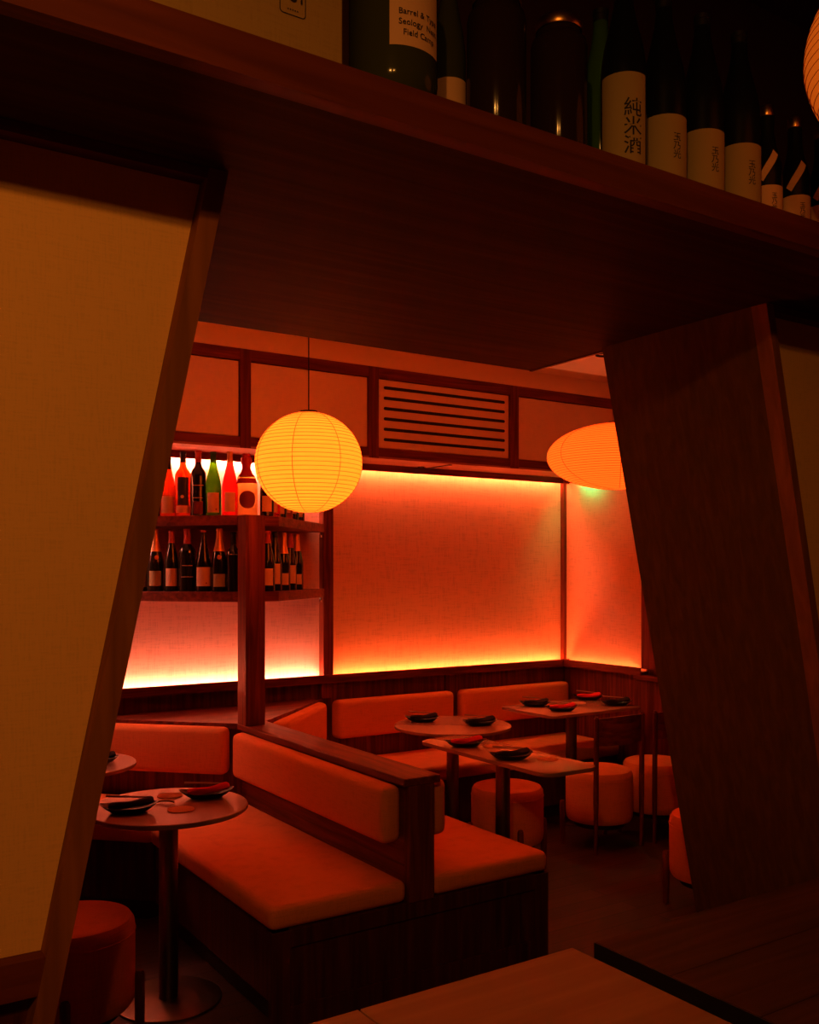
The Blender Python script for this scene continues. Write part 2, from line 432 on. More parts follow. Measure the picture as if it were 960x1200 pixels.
# divider, left side
def end_frame_left(t):
    pass
bench('bench seat on the left side of the low partition, nearest the camera',
      [(1.44, 3.09), (2.018, 3.09), (2.018, 4.60), (1.44, 4.41)],
      [(1.47, 3.12), (2.018, 3.12), (2.018, 4.60), (1.47, 4.41)],
      [[(1.925, 3.13), (2.018, 3.13), (2.018, 4.655), (1.925, 4.60)]])
bench('bench seat on the right side of the low partition, beside the narrow table',
      [(2.142, 3.09), (2.735, 3.09), (2.735, 4.40), (2.142, 4.60)],
      [(2.142, 3.12), (2.71, 3.12), (2.71, 4.39), (2.142, 4.60)],
      [[(2.142, 3.13), (2.235, 3.13), (2.235, 4.60), (2.142, 4.655)]])
bench_end = thing('bench_end_panel', 'dark framed wooden end panel closing the near end of both benches', 'panel', (0, 3.09, 0))
obj('panel', box(B(), 1.45, 2.70, .012, .028, .09, .34), M['wood_dark'], bench_end)
obj('top_rail', box(B(), 1.45, 2.725, -.0, .028, .30, .364, .003), M['wood_dark'], bench_end)
obj('bottom_rail', box(B(), 1.45, 2.725, -.0, .028, .0, .09, .003), M['wood_dark'], bench_end)
obj('corner_stile', box(B(), 2.66, 2.73, -.002, .028, .0, .364, .003), M['wood_dark'], bench_end)
obj('corner_stile', box(B(), 1.445, 1.52, -.002, .028, .0, .364, .003), M['wood_dark'], bench_end)
# left diagonal leg of the ledge
q = .5 ** .5
def L(u, v):   # u along the leg from the post towards back left, v outwards into the room
    return (2.0 - u * q - v * q, 4.69 + u * q - v * q)
bench('diagonal bench behind the half hidden round table at the left',
      [(2.016, 4.606), (1.438, 4.416), (0.90, 4.954), (0.90, 5.345), (1.335, 5.345)],
      [(2.016, 4.606), (1.465, 4.43), (0.93, 4.965), (0.93, 5.345), (1.335, 5.345)],
      [[L(.035, .0), L(.035, .092), L(.93, .092), L(.93, .0)]])
def R(u, v):
    return (2.16 + u * q + v * q, 4.69 + u * q - v * q)
bench('short diagonal bench linking the partition to the back wall',
      [(2.144, 4.606), (2.737, 4.406), (3.10, 4.765), (2.86, 5.345)],
      [(2.144, 4.606), (2.712, 4.42), (3.08, 4.79), (2.86, 5.345)],
      [[R(.03, 0), R(.12, .092), R(.84, .092), R(.93, 0)]])
bench('back wall bench with long cushion behind the back round table',
      [(2.864, 5.345), (3.104, 4.765), (3.838, 4.765), (3.838, 5.345)],
      [(2.864, 5.345), (3.104, 4.80), (3.838, 4.80), (3.838, 5.345)],
      [[(2.90, 5.345), (2.93, 5.25), (3.81, 5.25), (3.81, 5.345)]])
bench('back wall bench in the far right corner under the large glowing panel',
      [(3.842, 5.345), (3.842, 4.765), (4.875, 4.765), (4.875, 5.345)],
      [(3.842, 5.345), (3.842, 4.80), (4.875, 4.80), (4.875, 5.345)],
      [[(3.88, 5.345), (3.88, 5.25), (4.855, 5.25), (4.855, 5.345)]])

# ------------------------------------------------------------------ tables
def rrect(x0, x1, y0, y1, r, n=6):
    pts = []
    for cx, cy, a0 in ((x1 - r, y1 - r, 0), (x0 + r, y1 - r, PI / 2), (x0 + r, y0 + r, PI), (x1 - r, y0 + r, 1.5 * PI)):
        pts += [(cx + r * math.cos(a0 + k * PI / 2 / n), cy + r * math.sin(a0 + k * PI / 2 / n)) for k in range(n + 1)]
    return pts
TZ = .745
def pedestal(t, base=.2):
    obj('pole', lathe(B(), [(.036, .012), (.036, TZ - .025)], 24), M['metal'], t, True)
    obj('base_plate', lathe(B(), [(base, 0), (base, .008), (base - .01, .012), (0, .012)], 48), M['metal'], t, True)
    obj('mounting_plate', lathe(B(), [(.09, TZ - .025), (.11, TZ - .018), (0, TZ - .018)], 24), M['metal'], t, True)
def round_table(x, y, r, label):
    t = thing('round_table', label, 'table', (x, y, 0))
    obj('tabletop', lathe(B(), [(0, TZ - .018), (r - .004, TZ - .018), (r, TZ - .014), (r, TZ - .003), (r - .003, TZ), (0, TZ)], 72), M['tabletop'], t, True)
    pedestal(t)
    return t
def rect_table(x, y, w, l, label, r=.07):
    t = thing('rectangular_table', label, 'table', (x, y, 0))
    obj('tabletop', prism(B(), rrect(-w / 2, w / 2, -l / 2, l / 2, r), TZ - .018, TZ, .002, 2), M['tabletop'], t, True)
    pedestal(t, .18)
    return t
T1 = (1.243, 3.58); TL = (1.124, 4.60); T2 = (3.288, 4.556)
round_table(*T1, .30, 'round pedestal table at the left beside the nearest bench')
round_table(*TL, .30, 'round pedestal table half hidden by the leaning pier at the far left')
round_table(*T2, .342, 'round pedestal table in front of the back wall bench')
rect_table(2.99, 3.72, .335, 1.03, 'narrow rectangular table with rounded corners beside the right hand bench')
rect_table(4.385, 4.735, .80, .53, 'rectangular table in the far right corner set with four dishes', .05)

# near tables at the bottom of the view
def near_table(x0, x1, label, m, y0=.75, y1=1.70, th=.035):
    t = thing('dining_table', label, 'table', ((x0 + x1) / 2, (y0 + y1) / 2, 0))
    w, l = (x1 - x0) / 2, (y1 - y0) / 2
    obj('tabletop', box(B(), -w, w, -l, l, TZ - th, TZ, .003), m, t)
    obj('pole', lathe(B(), [(.036, .012), (.036, TZ - th)], 24), M['metal'], t, True)
    obj('base_plate', lathe(B(), [(.22, 0), (.22, .008), (.21, .012), (0, .012)], 48), M['metal'], t, True)
near_table(.392, .988, 'orange toned tabletop at the bottom edge, left of the seam', M['table_near'])
near_table(.992, 1.578, 'orange toned tabletop at the bottom centre of the view', M['table_near'])
t = thing('plank_table', 'dark plank topped table at the bottom right corner', 'table', (2.50, 1.19, 0))
for i in range(3):
    obj('plank', box(B(), -.852, .852, .505 - (i + 1) * .235 + .0015, .505 - i * .235, TZ - .05, TZ, .002), M['wood_board'], t)
obj('edge_band', box(B(), -.856, -.8525, -.505 + .3, .505, TZ - .05, TZ - .001), M['black'], t)
for sx in (-.7, .7):
    obj('leg', box(B(), sx - .04, sx + .04, -.04, .04, 0.012, TZ - .05), M['black'], t)
    obj('foot', box(B(), sx - .05, sx + .05, -.17, .4, 0, .012), M['black'], t)

# ------------------------------------------------------------------ drum stools and chairs
def drum(t, r=.2, z0=.15, z1=.46):
    prof = [(0, z0), (r - .03, z0), (r - .012, z0 + .006), (r - .002, z0 + .025), (r, z0 + .05), (r, z1 - .05), (r - .003, z1 - .025), (r - .014, z1 - .008), (r - .035, z1 - .001), (r * .5, z1 + .004), (0, z1 + .005)]
    obj('drum_seat', lathe(B(), prof, 48), M['cushion'], t, True)
    obj('seam', tube(B(), [((r + .0005) * math.cos(a), (r + .0005) * math.sin(a), z1 - .055) for a in [2 * PI * i / 48 for i in range(48)]], .002, 6, True), M['cushion'], t, True)
    obj('underframe', lathe(B(), [(0, z0 - .03), (r - .05, z0 - .03), (r - .05, z0), (0, z0)], 32), M['black'], t, True)
def stump(t, ang, z1=.26, r=.2):
    bm = B(); tube(bm, [(0, 0, 0), (0, 0, .1), (0, 0, z1 - .01), (0, 0, z1)], [.014, .017, .017, .012], 12)
    bmesh.ops.transform(bm, matrix=Matrix.Translation(((r + .015) * math.cos(ang), (r + .015) * math.sin(ang), 0)), verts=bm.verts)
    obj('leg', bm, M['wood_z'], t, True)
def stool(x, y, a0, label):
    t = thing('drum_stool', label, 'stool', (x, y, 0), a0)
    drum(t)
    for k in range(4): stump(t, k * PI / 2)
    return t
def bearing(px, D):
    a = (px - 480) / F_PX
    return (D * (SY + a * CY), D * (CY - a * SY))
stool(3.374, 4.158, math.radians(-20), 'upholstered drum stool behind the narrow rectangular table')
stool(3.80, 3.11, math.radians(218), 'upholstered drum stool half hidden behind the right leaning pier')
stool(.842, 3.375, math.radians(-22), 'upholstered drum stool at the lower left beside the round table')
def chair(x, y, label, rz=0):
    t = thing('drum_chair', label, 'chair', (x, y, 0), rz)
    drum(t, .2, .15, .46)
    for sx in (-1, 1):
        bm = B(); tube(bm, [(sx * .187, -.165, 0), (sx * .187, -.165, .3), (sx * .187, -.17, .79), (sx * .187, -.17, .80)], [.013, .016, .015, .011], 12)
        obj('leg', bm, M['wood_z'], t, True)
        bm = B(); tube(bm, [(sx * .178, .13, 0), (sx * .178, .13, .1), (sx * .178, .13, .25), (sx * .178, .13, .26)], [.014, .017, .017, .012], 12)
        obj('leg', bm, M['wood_z'], t, True)
    bm = B(); n = 16; vs = []
    for i in range(n + 1):
        a = -1 + 2 * i / n; x_ = a * .178; y_ = -.165 - .05 * (1 - a * a)
        tz = .785 + .012 * (1 - a * a)
        vs.append([bm.verts.new((x_, y_ - .007, .63)), bm.verts.new((x_, y_ - .007, tz)), bm.verts.new((x_, y_ + .007, tz)), bm.verts.new((x_, y_ + .007, .63))])
    for a, b in zip(vs, vs[1:]):
        for k in range(4): bm.faces.new((a[k], a[(k + 1) % 4], b[(k + 1) % 4], b[k]))
    bm.faces.new(vs[0]); bm.faces.new(vs[-1][::-1])
    obj('backrest', bm, M['wood_x'], t, True)
chair(4.13, 4.215, 'drum seat chair with curved wooden backrest, left one at the corner table')
chair(4.60, 4.20, 'drum seat chair with wooden backrest, partly hidden behind the right pier')

# ------------------------------------------------------------------ table settings
def dish_mesh(l=.098, w=.062, h=.024):
    bm = B(); n = 40
    prof_o = [(.0, 0), (.55, 0), (.75, .35), (.93, .8), (1.0, 1.0)]
    prof_i = [(.97, 1.0), (.88, .72), (.7, .38), (.5, .16), (0, .14)]
    rings = []
    for k, (s, hh) in enumerate(prof_o + prof_i):
        ring = []
        for i in range(n if s else 1):
            a = 2 * PI * i / n
            ex = abs(math.cos(a)) ** 4
            lift = (1 + .55 * ex) if hh > .3 else 1
            ring.append(bm.verts.new((s * l * math.cos(a) * (1 + .10 * ex), s * w * math.sin(a), h * hh * lift)))
        rings.append(ring)
    for a, b in zip(rings, rings[1:]):
        for i in range(n):
            j = (i + 1) % n
            if len(a) == 1: bm.faces.new((a[0], b[i], b[j]))
            elif len(b) == 1: bm.faces.new((a[i], a[j], b[0]))
            else: bm.faces.new((a[i], a[j], b[j], b[i]))
    return bm
def napkin_mesh():
    bm = B(); n = 18; seg = 14; rings = []
    for i in range(n + 1):
        u = i / n; x = -.082 + .164 * u
        r = .0125 + .004 * math.sin(u * 9) * .4 - (.005 if i in (0, n) else 0)
        ring = []
        for k in range(seg):
            a = 2 * PI * k / seg
            rr = r * (1 + .14 * math.sin(3 * a + 5 * u))
            ring.append(bm.verts.new((x + .004 * math.sin(7 * a), rr * 1.5 * math.cos(a) + .006 * math.sin(u * 5), rr * 1.05 * math.sin(a) + .003 * math.cos(u * 6))))
        rings.append(ring)
    for a, b in zip(rings, rings[1:]):
        for k in range(seg): bm.faces.new((a[k], a[(k + 1) % seg], b[(k + 1) % seg], b[k]))
    bm.faces.new(rings[0][::-1]); bm.faces.new(rings[-1])
    return bm
dish_data = None; nap_data = {}; stick_data = None
def setting(x, y, rot, kind, where, chops=True, z=TZ):
    global dish_data, stick_data
    if dish_data is None:
        o = obj('serving_dish', dish_mesh(), M['blackware'], None, True); dish_data = o
    else:
        o = dish_data.copy(); C.objects.link(o)
    o.location = (x, y, z); o.rotation_euler.z = rot
    tag(o, 'black boat shaped dish ' + where, 'dish', 'black dishes on the tables')
    if kind not in nap_data:
        n = obj('rolled_napkin', napkin_mesh(), M['napkin_' + kind], None, True); nap_data[kind] = n
    else:
        n = nap_data[kind].copy(); C.objects.link(n)
    n.location = (x + .008 * math.cos(rot), y + .008 * math.sin(rot) , z + .031); n.rotation_euler = (0, math.radians(-6), rot + .12)
    tag(n, ('red' if kind == 'red' else 'dark') + ' rolled napkin lying in the dish ' + where, 'napkin', 'rolled napkins in the dishes')
    if chops:
        if stick_data is None:
            bm = B()
            for s in (-1, 1): tube(bm, [(-.085, s * .005 , 0), (.085, s * .0035, 0)], [.0034, .002], 8)
            c = obj('chopsticks', bm, M['chopstick'], None, True); stick_data = c
        else:
            c = stick_data.copy(); C.objects.link(c)
        c.location = (x - .02 * math.sin(rot), y + .02 * math.cos(rot), z + .053); c.rotation_euler = (0, math.radians(3), rot - .12)
        tag(c, 'pair of chopsticks resting on the dish ' + where, 'chopsticks', 'chopsticks on the dishes')
def on(px, py, z):
    D = (EYE - z) * F_PX / (py - HZ); return bearing(px, D)
VR = -math.radians(33.24)
def place(px, py, rot, kind, where, chops=True):
    x, y = on(px, py, TZ + .012); setting(x, y, VR + math.radians(rot), kind, where, chops)
place(151, 948, 12, 'dark', 'at the left side of the near round table')
place(242, 931, 16, 'red', 'at the right side of the near round table')
place(112, 892, 10, 'dark', 'on the half hidden round table')
place(495, 843.5, -5, 'dark', 'at the left side of the back round table')
place(562, 847.5, 4, 'dark', 'at the right side of the back round table')
place(545, 872, 8, 'red', 'at the far end of the narrow rectangular table')
place(599, 887, 4, 'dark', 'at the middle of the narrow rectangular table')
place(627, 825.5, -10, 'dark', 'at the back left of the corner table')
place(658, 831, -3, 'red', 'at the front left of the corner table')
place(689, 818, -20, 'red', 'at the back right of the corner table')
place(722, 824.5, 0, 'dark', 'at the front right of the corner table')
coa = None
for px, py, w in ((199, 933, 'behind the other on the near round table'), (212, 949, 'nearer the camera on the near round table'),
                  (578, 875, 'between the dishes of the narrow rectangular table'), (642, 890, 'at the near end of the narrow rectangular table'),
                  (678, 824, 'in the middle of the corner table')):
    x, y = on(px, py, TZ)
    if coa is None:
        coa = obj('coaster', lathe(B(), [(0, 0), (.05, 0), (.0505, .002), (.049, .004), (0, .004)], 32), M['coaster'], None, True); c = coa
    else: c = coa.copy(); C.objects.link(c)
    c.location = (x, y, TZ); tag(c, 'round pale coaster ' + w, 'coaster', 'coasters on the tables')
x, y = on(194, 941, TZ)
bm = B()
tube(bm, [(-.035, 0, .004), (-.015, 0, .009), (.015, 0, .009), (.035, 0, .004)], .004, 8)
o = obj('chopstick_rest', bm, M['chopstick'], None, True); o.location = (x, y, TZ); o.rotation_euler.z = VR
tag(o, 'small wooden chopstick rest between the coasters on the near round table', 'chopstick rest')

# ------------------------------------------------------------------ lanterns
def lantern(x, y, z, rx, rz, label, pm, ribs, ztop, power, col, tilt=(0, 0)):
    t = thing('paper_lantern', label, 'lantern', (x, y, z))
    n = 96; prof = []
    a0 = .16
    k = ribs * 4
    for i in range(k + 1):
        a = -PI / 2 + a0 + (PI - 2 * a0) * i / k
        s = 1 + .006 * (0.5 - 0.5 * math.cos(2 * PI * i / 4)) - .003
        prof.append((rx * math.cos(a) * s, rz * math.sin(a) * s))
    obj('shade', lathe(B(), prof, n, cap=False), pm, t, True)
    bm = B()
    for i in range(0, k + 1, 4):
        a = -PI / 2 + a0 + (PI - 2 * a0) * i / k; r = rx * math.cos(a) + .0002; zz = rz * math.sin(a)
        tube(bm, [(r * math.cos(2 * PI * j / 64), r * math.sin(2 * PI * j / 64), zz) for j in range(64)], .0010, 4, True)
    obj('ribs', bm, M['rib'], t, True)
    bm = B()
    for j in range(7):
        ph = 2 * PI * j / 7 + .35
        tube(bm, [((rx * math.cos(a) + .0012) * math.cos(ph), (rx * math.cos(a) + .0012) * math.sin(ph), rz * math.sin(a)) for a in [-PI / 2 + a0 + (PI - 2 * a0) * i / 24 for i in range(25)]], .0014, 4)
    obj('seam_wires', bm, M['rib'], t, True)
    zt = rz * math.cos(a0)
    obj('collar', lathe(B(), [(rx * math.sin(a0) + .002, zt - .004), (rx * math.sin(a0) + .002, zt + .008), (rx * math.sin(a0) - .004, zt + .008), (rx * math.sin(a0) - .004, zt - .004)], 32, cap=False), M['black'], t)
    obj('cord', tube(B(), [(0, 0, zt * .6), (0, 0, ztop - z)], .003, 8), M['black'], t, True)
    obj('socket', lathe(B(), [(.0, zt * .45), (.02, zt * .45), (.02, zt * .75), (0, zt * .75)], 16), M['black'], t, True)
    l = bpy.data.lights.new('bulb', 'POINT'); l.energy = power; l.color = col; l.shadow_soft_size = .045
    lo = bpy.data.objects.new('bulb', l); C.objects.link(lo); lo.parent = t; lo.location = (0, 0, .01)
    return t
lantern(2.07, 4.02, 2.15, .25, .236, 'round glowing paper lantern hanging above the low partition', M['paper'], 34, 3.0, 3.5, (1, .33, .05))
lantern(3.58, 3.51, 2.227, .365, .168, 'flattened oval paper lantern hanging by the right leaning pier', M['paper_oval'], 40, 3.0, 1, (1, .25, .05))
lantern(2.15, 1.17, 2.82, .25, .236, 'paper lantern cut off at the upper right edge near the sake bottles', M['paper_dim'], 34, 4.2, .1, (1, .45, .12))

# ------------------------------------------------------------------ bottles
def prof_bottle(kind, r, h):
    if kind == 'bordeaux':
        p = [(0, 0), (.9, 0), (1, .012), (1, .60), (.97, .65), (.80, .70), (.50, .745), (.40, .79), (.37, .84), (.36, .965), (.42, .968), (.42, .99), (.36, 1), (0, 1)]
    elif kind == 'burgundy':
        p = [(0, 0), (.9, 0), (1, .012), (1, .44), (.95, .50), (.80, .60), (.60, .70), (.45, .79), (.37, .86), (.34, .96), (.40, .965), (.40, .985), (.35, 1), (0, 1)]
    elif kind == 'sake':
        p = [(0, 0), (.93, 0), (1, .01), (1, .50), (.98, .55), (.86, .64), (.62, .75), (.45, .84), (.37, .91), (.35, .975), (.38, .978), (.38, 1), (0, 1)]
    elif kind == 'flask':
        p = [(0, 0), (.9, 0), (1, .02), (1, .42), (.97, .52), (.80, .62), (.50, .70), (.38, .76), (.38, .82), (.48, .85), (.48, .93), (.36, .95), (.36, 1), (0, 1)]
    elif kind == 'small':
        p = [(0, 0), (.92, 0), (1, .012), (1, .42), (.96, .49), (.78, .58), (.60, .66), (.50, .74), (.47, .90), (.47, .91), (0, .91)]
    return [(a * r, b * h) for a, b in p]
def radius_at(prof, z):
    for (r0, z0), (r1, z1) in zip(prof[1:], prof[2:]):
        if z0 <= z <= z1 and z1 > z0: return r0 + (r1 - r0) * (z - z0) / (z1 - z0)
    return prof[3][0]
def sleeve(prof, z0, z1, off=.0006, a0=0, a1=2 * PI, seg=28, shape=None):
    """a skin following the bottle profile, used for labels and foils"""
    bm = B(); zs = sorted({z0, z1} | {z for r, z in prof if z0 < z < z1}); full = abs(a1 - a0 - 2 * PI) < 1e-6
    rows = []
    for z in zs:
        r = radius_at(prof, z) + off
        rows.append([bm.verts.new((r * math.cos(a0 + (a1 - a0) * i / seg), r * math.sin(a0 + (a1 - a0) * i / seg), z)) for i in range(seg if full else seg + 1)])
    for a, b in zip(rows, rows[1:]):
        m = len(a) if full else len(a) - 1
        for i in range(m):
            j = (i + 1) % len(a); bm.faces.new((a[i], a[j], b[j], b[i]))
    return bm
def disc_on(r, zc, rad, ac, off=.0028, n=28):
    bm = B(); c = []
    rr = r + off
    rr = r + .0012
    cen = bm.verts.new((rr * math.cos(ac), rr * math.sin(ac), zc)); prev = None
    for q in range(1, 7):
        c = []
        for i in range(n):
            t_ = 2 * PI * i / n; a = ac + rad * q / 6 * math.cos(t_) / rr
            c.append(bm.verts.new((rr * math.cos(a), rr * math.sin(a), zc + rad * q / 6 * math.sin(t_))))
        for i in range(n):
            if prev is None: bm.faces.new((cen, c[i], c[(i + 1) % n]))
            else: bm.faces.new((prev[i], c[i], c[(i + 1) % n], prev[(i + 1) % n]))
        prev = c
    return bm
def text_on(txt, size, r, ac, zc, parent, m, off=.0014, name='lettering', vertical=False, sx=1.0):
    """writing wrapped round a bottle: text laid out flat, then bent over radius r"""
    cu = bpy.data.curves.new('t', 'FONT'); cu.body = '\n'.join(txt) if vertical else txt
    cu.size = size; cu.align_x = 'CENTER'; cu.align_y = 'CENTER'; cu.space_line = .95; cu.offset = size * .006; cu.resolution_u = 3
    o = bpy.data.objects.new('t', cu); C.objects.link(o)
    dg = bpy.context.evaluated_depsgraph_get(); dg.update()
    me = bpy.data.meshes.new_from_object(o.evaluated_get(dg)); bpy.data.objects.remove(o)
    me.materials.clear(); me.materials.append(m); me.name = name
    for v in me.vertices:
        if r:
            a = ac + v.co.x * sx / r; v.co = Vector(((r + off) * math.cos(a), (r + off) * math.sin(a), zc + v.co.y))
        else:
            v.co = Vector((v.co.x * sx, off, zc + v.co.y))
    w = bpy.data.objects.new(name, me); C.objects.link(w); w.parent = parent
    return w

def bottle(x, y, z, kind, r, h, glass, label, cap=None, cap_h=.12, lab=None, rot=0.0, group=None, neck_tag=None, name='wine_bottle'):
    t = thing(name, label, 'bottle', (x, y, z), 0, group)
    p = prof_bottle(kind, r, h)
    obj('glass_body', lathe(B(), p, 48), M[glass], t, True)
    if cap:
        zc = h * (1 - cap_h)
        hh = h if kind != 'small' else h
        q_ = [(radius_at(p, zc) + .0008, zc)] + [(a + .0008, b) for a, b in p if b > zc and a > 0]
        if kind == 'small':
            q_ = [(.5 * r, h * .905), (.52 * r, h * .91), (.52 * r, h * .985), (.45 * r, h), (0, h)]
        else: q_ += [(p[-2][0] + .0008, h + .001), (0, h + .001)]
        obj('cap', lathe(B(), q_, 24, cap=False), M[cap], t, True)
    face = math.atan2(-y, -x) + rot     # labels face the viewer's side of the room
    for L_ in (lab or []):
        k = L_[0]
        if k == 'wrap':   # z0 z1 half-angle material
            obj('paper_label', sleeve(p, L_[1] * h, L_[2] * h, .0007, face - L_[3], face + L_[3], 20), M[L_[4]], t, True)
        elif k == 'disc':
            obj('emblem', disc_on(r, L_[1] * h, L_[2], face + L_[3]), M[L_[4]], t)
        elif k == 'text':
            text_on(L_[1], L_[2], r, face + L_[3], L_[4] * h, t, M['ink'])
        elif k == 'vtext':
            text_on(L_[1], L_[2], r, face + L_[3], L_[4] * h, t, M['ink'], vertical=True)
        elif k == 'line':
            obj('print_line', sleeve(p, L_[1] * h, (L_[1] + .008) * h, .0012, face + L_[2], face + L_[3], 12), M['label'], t)
    return t

def legL(px, off=.065):       # on the left leg of the corner shelf
    a = (px - 480) / F_PX; fx, fy = SY + a * CY, CY - a * SY
    D = (6.683 + off * 1.414) / (fx + fy); return D * fx, D * fy
def legR(px, off=.065):
    a = (px - 480) / F_PX; fx, fy = SY + a * CY, CY - a * SY
    D = (2.453 + off * 1.414) / (fy - fx); return D * fx, D * fy

W = 'label'
GU, GL = 'bottles on the upper corner shelf', 'bottles on the lower corner shelf'
top = [
 (181, 'burgundy', .036, .300, 'glass_dark', 'dark bottle mostly behind the left pier on the upper shelf', 'black', .2, []),
 (197, 'burgundy', .043, .318, 'glass_amber', 'amber wine bottle with dark cap and pale label on the upper shelf', 'black', .2, [('wrap', .05, .34, .9, W)]),
 (214.5, 'bordeaux', .042, .345, 'glass_amber', 'amber bottle with a tall black label on the upper shelf', 'black', .16, [('wrap', .05, .16, 1.0, W), ('wrap', .17, .60, .7, 'black'), ('disc', .30, .009, -.1, W)]),
 (232.5, 'bordeaux', .042, .350, 'glass_dark', 'dark straight sided bottle with red brown cap and thin print on the upper shelf', 'cap_red', .18, [('line', .27, -.7, .6), ('line', .46, -.7, .7), ('wrap', .03, .22, .6, 'brown_print')]),
 (250, 'burgundy', .043, .340, 'glass_green', 'green glass bottle with square label on the upper shelf', 'glass_green', .16, [('wrap', .05, .36, .75, W), ('disc', .10, .004, .35, 'brown_print')]),
 (269.5, 'burgundy', .041, .340, 'glass_pink', 'bright pink wine bottle with foil neck on the upper shelf', 'foil', .18, [('wrap', .06, .36, .7, W)]),
]
for i, (px, k, r, h, gl, lb, cp, ch, la) in enumerate(top):
    x, y = legL(px); bottle(x, y, Z_UP, k, r, h, gl, lb, cp, ch, la, group=GU)
bottle(2.09, 4.785, Z_UP, 'flask', .060, .335, 'glass_cream', 'wide cream bottle with dripping red wax neck and round brown emblem above the post', 'wax', .36,
       [('disc', .26, .047, .1, 'brown_print'), ('wrap', .52, .60, 1.4, 'wax')], group=GU)
rt = [(313, 'glass_dark', 'dark bottle with pale label just right of the wax necked bottle', 'cap_red', [('wrap', .08, .35, .7, W)]),
      (320, 'glass_pink', 'pink bottle just left of the lantern edge on the upper shelf', 'foil', [('wrap', .08, .35, .7, W)]),
      (328, 'glass_dark', 'dark bottle behind the lantern, second from its left edge', 'black', [('wrap', .08, .3, .7, W)]),
      (335.5, 'glass_amber', 'amber bottle behind the lantern on the upper shelf', 'black', [('wrap', .12, .35, .7, W)]),
      (342.5, 'glass_dark', 'dark bottle behind the lantern with its foot showing', 'foil', [('wrap', .12, .35, .7, W)]),
      (349.5, 'glass_dark', 'last dark bottle at the right end of the upper shelf', 'cap_red', [('wrap', .08, .3, .7, W)])]
for px, gl, lb, cp, la in rt:
    x, y = legR(px); bottle(x, y, Z_UP, 'burgundy', .038, .31, gl, lb, cp, .2, la, group=GU)
low = [
 (165, 'burgundy', .040, .30, 'black', .14, [('wrap', .08, .42, .9, W)], 'dark bottle cut off by the left pier on the lower shelf'),
 (182, 'burgundy', .045, .335, 'foil', .36, [('wrap', .09, .33, .75, 'label_cream'), ('disc', .545, .012, .15, 'foil')], 'champagne bottle with orange foil neck on the lower shelf'),
 (201, 'burgundy', .039, .325, 'cap_red', .2, [('wrap', .09, .38, .85, W)], 'slim dark bottle with square label second from the orange foil one'),
 (219.5, 'bordeaux', .046, .335, 'cap_red', .24, [('line', .23, -.7, .7), ('line', .41, -.6, .6)], 'broad dark bottle with red capsule and thin printed lines on the lower shelf'),
 (238.5, 'burgundy', .042, .325, 'cap_red', .03, [('wrap', .09, .40, 1.0, W), ('disc', .14, .004, .35, 'brown_print')], 'dark bottle with large square pale label on the lower shelf'),
 (257, 'burgundy', .042, .335, 'foil', .36, [('wrap', .08, .28, .8, 'label_cream'), ('disc', .545, .012, 0, 'foil')], 'champagne bottle with gold foil neck left of the post'),
 (273.5, 'bordeaux', .037, .315, 'black', .2, [('line', .62, -.6, .6)], 'all dark bottle directly left of the post on the lower shelf'),
]
for px, k, r, h, cp, ch, la, lb in low:
    x, y = legL(px); bottle(x, y, Z_LO, k, r, h, 'glass_dark', lb, cp, ch, la, group=GL)
lowr = [(314, 'cap_red', .2, [('wrap', .10, .38, .8, W)], 'dark bottle with red cap directly right of the post on the lower shelf'),
        (322.5, 'black', .1, [('wrap', .12, .46, .8, W)], 'dark bottle with tall narrow label right of the post'),
        (332.5, 'foil', .36, [('wrap', .1, .3, .8, W)], 'gold foil necked bottle in the right half of the lower shelf'),
        (340, 'cap_red', .25, [('wrap', .12, .44, 1.0, W)], 'dark bottle with a wide pale label near the right end of the lower shelf'),
        (348, 'foil', .3, [('wrap', .1, .28, .8, W)], 'last dark bottle at the right end of the lower shelf')]
for px, cp, ch, la, lb in lowr:
    x, y = legR(px); bottle(x, y, Z_LO, 'burgundy', .038, .325, 'glass_dark', lb, cp, ch, la, group=GL)

# ------------------------------------------------------------------ things on the slab above the opening
def onshelf(px, Y):
    a = (px - 480) / F_PX; return Y * (SY + a * CY) / (CY - a * SY), Y
GS = 'sake bottles along the overhead shelf'
x, y = onshelf(731, 1.70)
bottle(x, y, ZS1, 'sake', .056, .51, 'glass_black', 'tall sake bottle with the highest cream label and bold brush writing', 'black', .06,
       [('wrap', .02, .48, 1.15, 'label_cream'), ('vtext', '純米酒', .048, .42, .215), ('wrap', .39, .46, .0, 'wax')][:2], group=GS, name='sake_bottle')
for px, lb in ((778, 'tall sake bottle second along the shelf with small black writing on its label'),
               (823, 'tall sake bottle third along the shelf, top just inside the frame'),
               (866.5, 'tall sake bottle fourth along the shelf, next to the small bottles')):
    x, y = onshelf(px, 1.70)
    bottle(x, y, ZS1, 'sake', .056, .50, 'glass_black', lb, 'black', .06, [('wrap', .02, .36, 1.45, 'label_cream'), ('vtext', '玉乃光', .023, .62, .20)], group=GS, name='sake_bottle')
x, y = onshelf(704, 1.83)
bottle(x, y, ZS1, 'sake', .052, .50, 'glass_green', 'green glass bottle behind the sake bottle with brush writing', 'black', .06, [], group=GS, name='sake_bottle')
